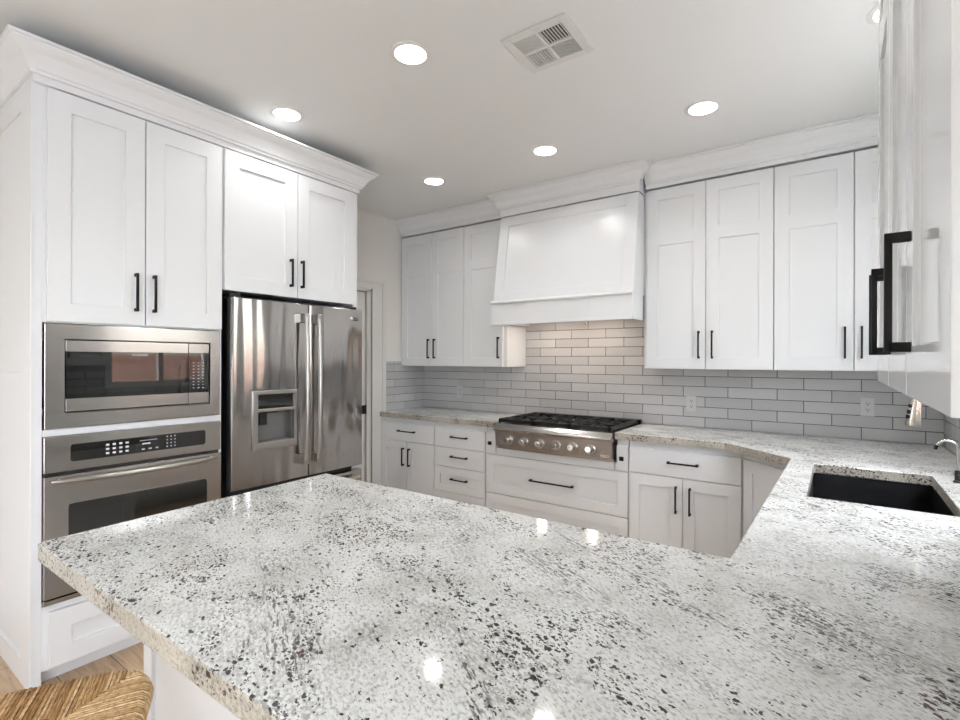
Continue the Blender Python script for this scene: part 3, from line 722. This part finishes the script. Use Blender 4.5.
# ---- faucet with pull-down head
fa = thing('faucet', 'brushed nickel pull-down kitchen faucet arching over the sink', 'faucet', (0.43, 2.57, CT))
MB().lathe((0.43, 2.57, CT), (0, 0, 1), [(0, 0), (0, 0.028), (0.012, 0.028), (0.02, 0.022), (0.12, 0.02), (0.13, 0.016), (0.13, 0)], 24).build('base', 'nickel', fa, smooth=True)
pts = [(0.43, 2.57, CT + 0.12), (0.43, 2.57, 1.26)]
for i in range(13):
    t = math.pi * i / 12; pts.append((0.3375 + 0.0925 * math.cos(t), 2.57, 1.29 + 0.0925 * math.sin(t)))
pts.append((0.247, 2.57, 1.268))
MB().tube(pts, 0.0115, 14).build('neck', 'nickel', fa, smooth=True)
ha = Vector((0.2475, 2.57, 1.268)); hd = Vector((-0.05, 0, -0.5)).normalized()
sh = MB().lathe(ha, hd, [(-0.005, 0.0), (-0.005, 0.0135), (0.012, 0.0145), (0.013, 0.017), (0.10, 0.0245), (0.106, 0.0235), (0.106, 0.019), (0.104, 0)], 28).build('spray_head', 'nickel', fa, smooth=True)
b = MB()
fu = Vector((-0.85, -0.53, 0)).normalized()
for d0, d1, w_, rad0 in ((0.018, 0.038, 0.0075, 0.0182), (0.042, 0.062, 0.0085, 0.0202), (0.060, 0.082, 0.0085, 0.0219)):
    MB().lathe(ha + hd * ((d0 + d1) / 2) + fu * rad0, fu, [(-0.002, 0), (-0.002, w_), (0.0025, w_), (0.004, w_ * 0.7), (0.004, 0)], 16).build('button', 'black', fa, sh, smooth=True, label='black spray button')
MB().tube([(0.43, 2.545, CT + 0.09), (0.43, 2.52, CT + 0.095), (0.43, 2.45, CT + 0.13)], 0.006, 10).build('lever', 'nickel', fa, smooth=True)
# ---- small water tap
sf = thing('water_tap', 'slim gooseneck drinking water tap beside the far end of the sink', 'faucet', (0.403, 2.82, CT))
sf['label'] = 'slim dark gooseneck drinking water tap next to the sink corner'
MB().lathe((0.403, 2.82, CT), (0, 0, 1), [(0, 0), (0, 0.016), (0.006, 0.016), (0.010, 0.0115), (0.045, 0.0115), (0.05, 0.008), (0.05, 0)], 20).build('base', 'black', sf, smooth=True)
pts = [(0.403, 2.82, CT + 0.045), (0.403, 2.82, 1.045)]
for i in range(1, 11):
    t = math.pi * 0.92 * i / 10; pts.append((0.369 + 0.034 * math.cos(t), 2.82, 1.050 + 0.034 * math.sin(t)))
tp = MB().tube(pts, 0.0048, 12).build('spout', 'chrome', sf, smooth=True)
e = Vector(pts[-1]); MB().tube([e + Vector((0.001, 0, 0.004)), e + Vector((-0.004, 0, -0.014))], 0.0068, 12).build('aerator', 'black', sf, tp, smooth=True)
MB().tube([(0.403, 2.80, CT + 0.036), (0.403, 2.775, CT + 0.042)], 0.004, 8).build('lever', 'black', sf, smooth=True)

# ------------------------------------------------------------------ rangetop
rt = thing('cooktop', 'stainless six-burner gas rangetop with black grates under the hood', 'cooktop', (-1.722, 3.6, 0.70))
rx0, rx1, ry = -2.234, -1.266, 3.328
MB().wbox(rx0, rx1, 3.372, 3.985, 0.705, 0.905).build('body', 'dark_steel', rt)
FRg = Fr((0, ry, 0), (1, 0, 0), (0, -1, 0))
MB().prism([(rx0, 3.36, 0.727), (rx0, ry + .012, 0.727), (rx0, ry + .002, 0.85), (rx0, 3.36, 0.85)], (rx1 - rx0, 0, 0)).build('control_panel', 'dark_steel', rt, bevel=0.002)
prof = [(3.40, 0.85), (ry + .004, 0.85), (ry - .016, 0.856), (ry - .022, 0.866), (ry - .018, 0.880), (ry - .004, 0.892), (3.34, 0.910), (3.40, 0.912)]
MB().prism([(rx0 - .002, y, z) for y, z in prof], (rx1 - rx0 + .004, 0, 0)).build('bullnose', 'steel', rt, smooth=True, label='stainless bullnose front rail')
MB().wbox(rx0 + .004, rx1 - .004, 3.40, 3.97, 0.905, 0.912).build('pan', 'pan_steel', rt, label='dark burner pan')
MB().wbox(rx0, rx1, 3.945, 3.985, 0.905, 0.945).build('rear_trim', 'iron', rt, bevel=0.002)
for kx in (-2.104, -1.968, -1.829, -1.693, -1.560, -1.424):
    o_ = Vector((kx, ry + .006, 0.785)); ax = Vector((0, -1, 0.08)).normalized()
    kb = MB().lathe(o_, ax, [(0, 0), (0, 0.040), (0.004, 0.040), (0.010, 0.034), (0.010, 0)], 28).build('knob', 'bar_steel', rt, smooth=True, label='round stainless burner knob')
    b = MB().lathe(o_ + ax * 0.010, ax, [(0, 0), (0, 0.029), (0.006, 0.028), (0.024, 0.025), (0.036, 0.0235), (0.040, 0.020), (0.040, 0)], 28)
    b.build('grip', 'chrome', rt, kb, smooth=True)
b = MB().box(FRg, -1.345, -1.288, -0.010, -0.0065, 0.737, 0.753); bdg = b.build('badge', 'chrome', rt, bevel=0.001)
b = MB()
for i, (u, w_) in enumerate(((-1.340, .010), (-1.327, .007), (-1.317, .007), (-1.306, .012))): b.box(FRg, u, u + w_, -0.0065, -0.006, 0.743, 0.749)
b.build('lettering', 'slot', rt, bdg)
gw = (rx1 - rx0 - 0.034) / 3
for gi_ in range(3):
    gx0 = rx0 + 0.022 + gi_ * gw + .003; gx1 = gx0 + gw - .006; gy0, gy1 = 3.345, 3.925; zt = 0.948; zl = zt - 0.016
    b = MB(); s_ = 0.007
    for x in (gx0, gx1 - 2 * s_): b.wbox(x, x + 2 * s_, gy0, gy1, zl - .010, zt)
    for y in (gy0, (gy0 + gy1) / 2 - s_, gy1 - 2 * s_): b.wbox(gx0, gx1, y, y + 2 * s_, zl - .012, zt)
    for y in (gy0, gy1 - 2 * s_):
        for x in (gx0, gx1 - 2 * s_): b.wbox(x, x + 2 * s_, y, y + 2 * s_, 0.911, zl)
    cx_ = (gx0 + gx1) / 2
    for cy_ in (gy0 + (gy1 - gy0) * .25, gy0 + (gy1 - gy0) * .75):
        for a in range(8):
            t = math.pi / 4 * a; di = Vector((math.cos(t), math.sin(t), 0)); pe = Vector((-math.sin(t), math.cos(t), 0))
            r1 = 0.14 if a % 2 == 0 else 0.175
            lim = min((gx1 - gx0) / 2 / max(abs(di.x), 1e-3), (gy1 - gy0) / 4 / max(abs(di.y), 1e-3)) - 0.004
            r1 = min(r1, lim); p0 = Vector((cx_, cy_, 0)) + di * 0.04; p1 = Vector((cx_, cy_, 0)) + di * r1; hw = pe * 0.006
            b.hexa([(*(p0 - hw).xy, zl), (*(p0 + hw).xy, zl), (*(p1 + hw).xy, zl), (*(p1 - hw).xy, zl), (*(p0 - hw).xy, zt + .004), (*(p0 + hw).xy, zt + .004), (*(p1 + hw).xy, zt), (*(p1 - hw).xy, zt)])
    b.build('grate', 'iron', rt, bevel=0.0015, label='black cast iron grate')
    for cy_ in (gy0 + (gy1 - gy0) * .25, gy0 + (gy1 - gy0) * .75):
        MB().lathe((cx_, cy_, 0.911), (0, 0, 1), [(0, 0), (0, 0.05), (0.008, 0.048), (0.010, 0.036), (0.018, 0.034), (0.022, 0.030), (0.022, 0)], 24).build('burner', 'iron', rt, smooth=True)

# ------------------------------------------------------------------ wall-hung cabinets on the back wall
YU = 3.68
FU = Fr((0, YU, 0), (1, 0, 0), (0, -1, 0))
def upper(label, u0, u1, doors, fr=FU, z0=1.357, z1=2.64, depth=None, m='white', name='hanging_cabinet', rails=((2.236, 2.326),), f0=None, f1=None):
    depth = depth or (YB - 0.002 - YU)
    r = thing(name, label, 'cabinet', fr.p((u0 + u1) / 2, -depth / 2, z0))
    MB().box(fr, u0, u1, -depth, -0.0005, z0 - .003, z1 - .003).build('carcass', m, r, bevel=0.001)
    for a, c, hu in doors:
        d = shaker(fr, a, c, z0, z1, st=0.08, root=r, rails=rails, m=m)
        if hu is not None: pull_v(fr, hu, 1.428, 1.616, r, d)
    return r
upper('white two-door hanging cabinet over the corner by the pantry door', -3.602, -2.806, [(-3.598, -3.2035, -3.228), (-3.199, -2.809, -3.151)])
upper('narrow white single-door hanging cabinet touching the hood on the pantry side', -2.805, -2.345, [(-2.802, -2.378, -2.416)])
upper('white two-door hanging cabinet touching the hood on the sink side', -1.155, -0.333, [(-1.133, -0.7355, -0.775), (-0.7315, -0.335, -0.690)])
upper('white two-door hanging cabinet reaching into the corner over the sink run', -0.332, 0.49, [(-0.329, 0.0735, 0.033), (0.0785, 0.487, 0.112)])
# hung on the window wall, close to the camera
XU = 0.112
FW = Fr((XU, 0, 0), (0, 1, 0), (-1, 0, 0))
upper('glossy white two-door hanging cabinet on the window wall, its paired black handles meeting', 1.086, 1.825, [(1.447, 1.822, 1.492), (1.088, 1.443, 1.398)], fr=FW, z0=1.357, depth=XR - 0.002 - XU, m='gloss_white')
upper('glossy white single-door hanging cabinet with the tallest-looking black handle, on the window wall', 0.68, 1.085, [(0.683, 1.083, 1.022)], fr=FW, z0=1.357, depth=XR - 0.002 - XU, m='gloss_white')

# crown on the hanging cabinets
pr = crown_prof(0.125, 0.085); zc = CEIL - 0.126
def crown_back(label, x0, x1, end0, end1, y, frz=(2.656, 2.68)):
    b = MB(); path = [((x0, y, zc), (0, -1, 0)), ((x1, y, zc), (0, -1, 0))]
    b.sweep(path, pr); b.wbox(x0, x1, y, YB - .003, frz[0], CEIL - .001)
    return solo('crown_molding', b, 'white', label, 'molding', ((x0 + x1) / 2, y, 2.7))
crown_back('white crown molding over the hanging cabinets by the pantry door', XL + .002, -2.352, 0, 0, YU - 0.02)
crown_back('white crown molding over the hanging cabinets on the sink side of the hood', -1.14, XR - .002, 0, 0, YU - 0.02)
b = MB().sweep([((XR - .003, 0.68, zc), (0, -1, 0)), ((XU, 0.68, zc), (-1, -1, 0)), ((XU, 1.826, zc), (-1, 1, 0)), ((XR - .003, 1.826, zc), (0, 1, 0))], pr).wbox(XU, XR - .003, 0.68, 1.826, 2.65, CEIL - .001)
solo('crown_molding', b, 'gloss_white', 'white crown molding over the glossy cabinets on the window wall', 'molding', (XU, 1.1, 2.7))

# ---- range hood
hd_ = thing('range_hood', 'white sloped wooden range hood above the cooktop', 'range hood', (-1.745, 3.7, 1.70))
hx0, hx1 = -2.340, -1.157; yb_, yt_ = 3.445, 3.565; zb_, zt_ = 1.885, 2.616
MB().prism([(hx0 + .012, yb_, zb_), (hx0 + .012, yt_, zt_), (hx0 + .012, YB - .003, zt_), (hx0 + .012, YB - .003, zb_)], (hx1 - hx0 - .012, 0, 0)).build('body', 'white', hd_, bevel=0.0015)
# frame on the sloped face
sl = Vector((0, yt_ - yb_, zt_ - zb_)); nl = Vector((0, -(zt_ - zb_), yt_ - yb_)).normalized(); sl_n = sl.normalized(); LL = sl.length
def sbox(b, u0, u1, s0, s1, t0, t1):
    def p(u, s, t): return Vector((u, yb_, zb_)) + sl_n * s + nl * t
    b.hexa([p(u0, s0, t0), p(u1, s0, t0), p(u1, s1, t0), p(u0, s1, t0), p(u0, s0, t1), p(u1, s0, t1), p(u1, s1, t1), p(u0, s1, t1)])
b = MB(); fw_ = 0.085; hh0 = hx0 + .012; t = 0.008
sbox(b, hh0, hh0 + fw_, 0, LL, 0, t); sbox(b, hx1 - fw_, hx1, 0, LL, 0, t); sbox(b, hh0 + fw_, hx1 - fw_, 0, fw_, 0, t); sbox(b, hh0 + fw_, hx1 - fw_, LL - .085, LL, 0, t)
b.build('face_frame', 'white', hd_, bevel=0.0015)
b = MB().wbox(hx0, hx1, yb_ - .015, yb_ + .005, 1.705, 1.885).wbox(hx0, hx0 + .02, yb_ + .005, YU - .022, 1.705, 1.885).wbox(hx1 - .02, hx1, yb_ + .005, YU - .022, 1.705, 1.885)
b.wbox(hx0 + .02, hx0 + .04, yb_ + .005, YB - .003, 1.72, 1.885).wbox(hx1 - .04, hx1 - .02, yb_ + .005, YB - .003, 1.72, 1.885)
b.wbox(hx0 - .000, hx1, yb_ - .022, yb_ + .006, 1.702, 1.722)
b.build('apron', 'white', hd_, bevel=0.0015)
MB().sweep([((hx0 - .0, yb_ - .015, 1.872), (0, -1, 0)), ((hx1 + .0, yb_ - .015, 1.872), (0, -1, 0))], [(-.01, 0), (0.004, 0), (0.012, 0.006), (0.014, 0.014), (0.008, 0.022), (0.0, 0.03), (-.01, 0.03)]).build('ledge_molding', 'white', hd_)
MB().wbox(hx0 + .04, hx1 - .04, yb_ + .006, YB - .012, 1.80, 1.83).build('liner', 'steel', hd_, label='stainless hood liner')
MB().wbox(hx0 + .006, hx1, yt_ - .012, YB - .003, zt_ + .010, CEIL - .001).build('frieze', 'white', hd_)
yfz = yt_ - .012
MB().sweep([((hx0 + .006, YU - .107, zc), (-1, 0, 0)), ((hx0 + .006, yfz, zc), (-1, -1, 0)), ((hx1, yfz, zc), (1, -1, 0)), ((hx1, YU - .107, zc), (1, 0, 0))], pr).build('crown', 'white', hd_)
MB().lathe((-1.62, 3.70, 1.783), (0, 0, -1), [(0, 0.008), (0.03, 0.008), (0.032, 0.014), (0.04, 0.014), (0.042, 0.006), (0.075, 0.006), (0.08, 0.013), (0.088, 0.010), (0.092, 0)], 16).build('nozzle', 'chrome', hd_, smooth=True)

for lx in (-2.02, -1.57):
    MB().lathe((lx, 3.72, 1.80), (0, 0, -1), [(0, 0), (0, 0.036), (0.004, 0.036), (0.005, 0.030), (0.005, 0)], 24).build('lamp', 'lens', hd_, smooth=True, label='small lit hood lamp')
    l = bpy.data.lights.new('hood_lamp', 'AREA'); l.shape = 'DISK'; l.size = 0.06; l.energy = HOOD_W; l.color = (1.0, 0.80, 0.62)
    lo = bpy.data.objects.new('hood_lamp', l); COL.objects.link(lo); lo.parent = hd_; lo.location = Vector((lx, 3.72, 1.792)) - ORG[hd_.name]

# ------------------------------------------------------------------ outlets
def outlet(label, x, z, wdt=0.072, hgt=0.116, y=YB - 0.0095):
    fr = Fr((x, y, z), (1, 0, 0), (0, -1, 0)); r = thing('wall_outlet', label, 'outlet', (x, y, z))
    MB().box(fr, -wdt / 2, wdt / 2, 0, 0.006, -hgt / 2, hgt / 2).build('plate', 'plastic', r, bevel=0.0015)
    for dz in (0.0195, -0.0195):
        s = MB().prism(roundrect(fr, -.017, .017, dz - .0145, dz + .0145, 0.0055, .008), fr.n * .003).build('socket', 'plastic', r, bevel=0.0006)
        MB().box(fr, -.0085, -.0055, .0085, .0088, dz - .002, dz + .008).box(fr, .0055, .0085, .0085, .0088, dz - .003, dz + .008).box(fr, -.003, .003, .0085, .0088, dz - .0105, dz - .005).build('slot', 'slot', r, s)
outlet('white duplex outlet on the tile just along from the cooktop', -0.899, 1.089)
outlet('white duplex outlet on the tile nearest the spray head of the faucet', 0.152, 1.124)
outlet('white duplex outlet on the tile in the corner by the pantry door', -3.111, 1.092)

# ------------------------------------------------------------------ ceiling lights and vent
labels = ['round recessed light beside the ceiling vent, its bulb seen inside', 'round recessed light above the fridge and oven cabinets', 'round recessed light closest to the pantry corner',
          'round recessed light in front of the range hood', 'round recessed light in front of the hanging cabinets on the sink side', 'round recessed light over the sink, half hidden by the glossy cabinet']
for i, (x, y) in enumerate(cans):
    r = thing('recessed_light', labels[i] if i < 6 else 'added recessed fill light over the unseen living area', 'ceiling light', (x, y, CEIL), 'recessed ceiling lights' if i < 6 else 'added fill lights over the living area')
    MB().lathe((x, y, CEIL), (0, 0, -1), [(-0.001, 0.069), (-0.001, 0.094), (0.003, 0.094), (0.006, 0.088), (0.006, 0.072), (-0.001, 0.069)], 40).build('trim_ring', 'baffle', r, smooth=True)
    MB().lathe((x, y, CEIL), (0, 0, 1), [(-0.005, 0.073), (0.0, 0.0695), (0.05, 0.060), (0.052, 0.062), (0.0, 0.0735), (-0.005, 0.073)], 40).build('baffle', 'baffle', r, smooth=True)
    MB().lathe((x, y, CEIL), (0, 0, 1), [(0.042, 0), (0.042, 0.060), (0.048, 0.060), (0.048, 0)], 32).build('lens', 'lens', r, smooth=True)
    l = bpy.data.lights.new('can_lamp', 'AREA'); l.shape = 'DISK'; l.size = 0.11; l.energy = CAN_W if i < 6 else LIVING_FILL_W; l.color = (1.0, 0.99, 0.965)
    lo = bpy.data.objects.new('can_lamp', l); COL.objects.link(lo); lo.parent = r; lo.location = (0, 0, 0.036)

vt = thing('ceiling_vent', 'square white four-way ceiling air vent', 'vent', (-1.045, 1.97, CEIL))
FV = (-1.2, -0.89, 1.825, 2.118); z0 = CEIL
x0, x1, y0, y1 = FV; f = 0.038; xm, ym = (x0 + x1) / 2, (y0 + y1) / 2
b = MB().wbox(x0, x0 + f, y0, y1, z0 - .012, z0).wbox(x1 - f, x1, y0, y1, z0 - .012, z0).wbox(x0 + f, x1 - f, y0, y0 + f, z0 - .012, z0).wbox(x0 + f, x1 - f, y1 - f, y1, z0 - .012, z0)
b.wbox(xm - .008, xm + .008, y0 + f, y1 - f, z0 - .011, z0).wbox(x0 + f, x1 - f, ym - .008, ym + .008, z0 - .011, z0)
b.build('frame', 'vent', vt, bevel=0.003)
MB().wbox(x0 + f, x1 - f, y0 + f, y1 - f, z0 - .003, z0 - .0005).build('backing', 'duct', vt, label='dark opening behind the louvres')
for qx, qy, along, sgn in ((0, 0, 'x', 1), (1, 0, 'y', 1), (0, 1, 'y', -1), (1, 1, 'x', -1)):
    a0 = x0 + f if qx == 0 else xm + .008; a1 = xm - .008 if qx == 0 else x1 - f
    c0_ = y0 + f if qy == 0 else ym + .008; c1_ = ym - .008 if qy == 0 else y1 - f
    b = MB(); n = 8
    for i in range(n):
        if along == 'x':
            p = c0_ + (c1_ - c0_) * (i + .5) / n; e = .0010 * sgn; t_ = .0019
            b.hexa([(x, p + dy, z) for z, k in ((z0 - .0032, -e), (z0 - .0115, e)) for x, dy in ((a0, k - t_), (a1, k - t_), (a1, k + t_), (a0, k + t_))])
        else:
            p = a0 + (a1 - a0) * (i + .5) / n; e = .0010 * sgn; t_ = .0019
            b.hexa([(p + dx, y, z) for z, k in ((z0 - .0032, -e), (z0 - .0115, e)) for dx, y in ((k - t_, c0_), (k - t_, c1_), (k + t_, c1_), (k + t_, c0_))])
    b.build('louver', 'vent', vt)

# ------------------------------------------------------------------ rush stool
SC = Vector((-1.352, 0.266, 0)); SH = 0.634; ANG = math.radians(60); S = 0.225
st = thing('bar_stool', 'wooden counter stool with a woven rush seat beside the peninsula', 'stool', (SC.x, SC.y, 0))
ca, sa = math.cos(ANG), math.sin(ANG)
def sp(a, b_, z): return Vector((SC.x + a * ca - b_ * sa, SC.y + a * sa + b_ * ca, z))
b = MB(); cr_ = 0.115; N = 42; rad = 0.0052
for k in range(4):
    k4 = math.pi / 2 * k; kc, ks = math.cos(k4), math.sin(k4)
    def lp(t, r_, z): return sp(t * kc - r_ * ks, t * ks + r_ * kc, z)
    tmax = S - cr_ * (1 - 1 / math.sqrt(2)) - .002
    for i in range(N):
        t = -tmax + 2 * tmax * (i + .5) / N
        e = abs(t) - (S - cr_); r_ = S if e <= 0 else S - cr_ + math.sqrt(max(cr_ * cr_ - e * e, 0))
        inner = abs(t); ht = SH + random.uniform(-.0008, .0008)
        path = [lp(t, r_ - 0.012, ht - 0.046), lp(t, r_ - 0.002, ht - 0.036), lp(t, r_, ht - 0.022), lp(t, r_ - 0.004, ht - 0.010), lp(t, r_ - 0.014, ht - 0.002)]
        span = r_ - 0.02 - inner
        if span > 0.004:
            for j in range(1, 5):
                f_ = j / 4; rr_ = r_ - 0.014 - f_ * (r_ - 0.014 - inner)
                path.append(lp(t + random.uniform(-.0006, .0006), rr_, ht - 0.012 * f_ * min(1, span / 0.15)))
        b.tube(path, rad, 6)
seat = b.build('seat', 'rush', st, smooth=True, label='woven golden rush seat')
b = MB(); pts = [sp(x, y, SH - 0.05) for x, y in rr2(-S + .012, S - .012, -S + .012, S - .012, cr_ - .01, 6)]
b.prism(pts, (0, 0, 0.034)); b.build('seat_core', 'rush', st, seat)
for a in (-1, 1):
    for c in (-1, 1):
        MB().tube([sp(a * 0.165, c * 0.165, SH - 0.05), sp(a * 0.185, c * 0.185, 0.0)], 0.017, 12).build('leg', 'oak', st, smooth=True)
for z, k in ((0.20, .178), (0.33, .173)):
    for a in (-1, 1):
        MB().tube([sp(a * k, -k, z), sp(a * k, k, z)], 0.009, 10).build('stretcher', 'oak', st, smooth=True)
        MB().tube([sp(-k, a * k, z + .04), sp(k, a * k, z + .04)], 0.009, 10).build('stretcher', 'oak', st, smooth=True)
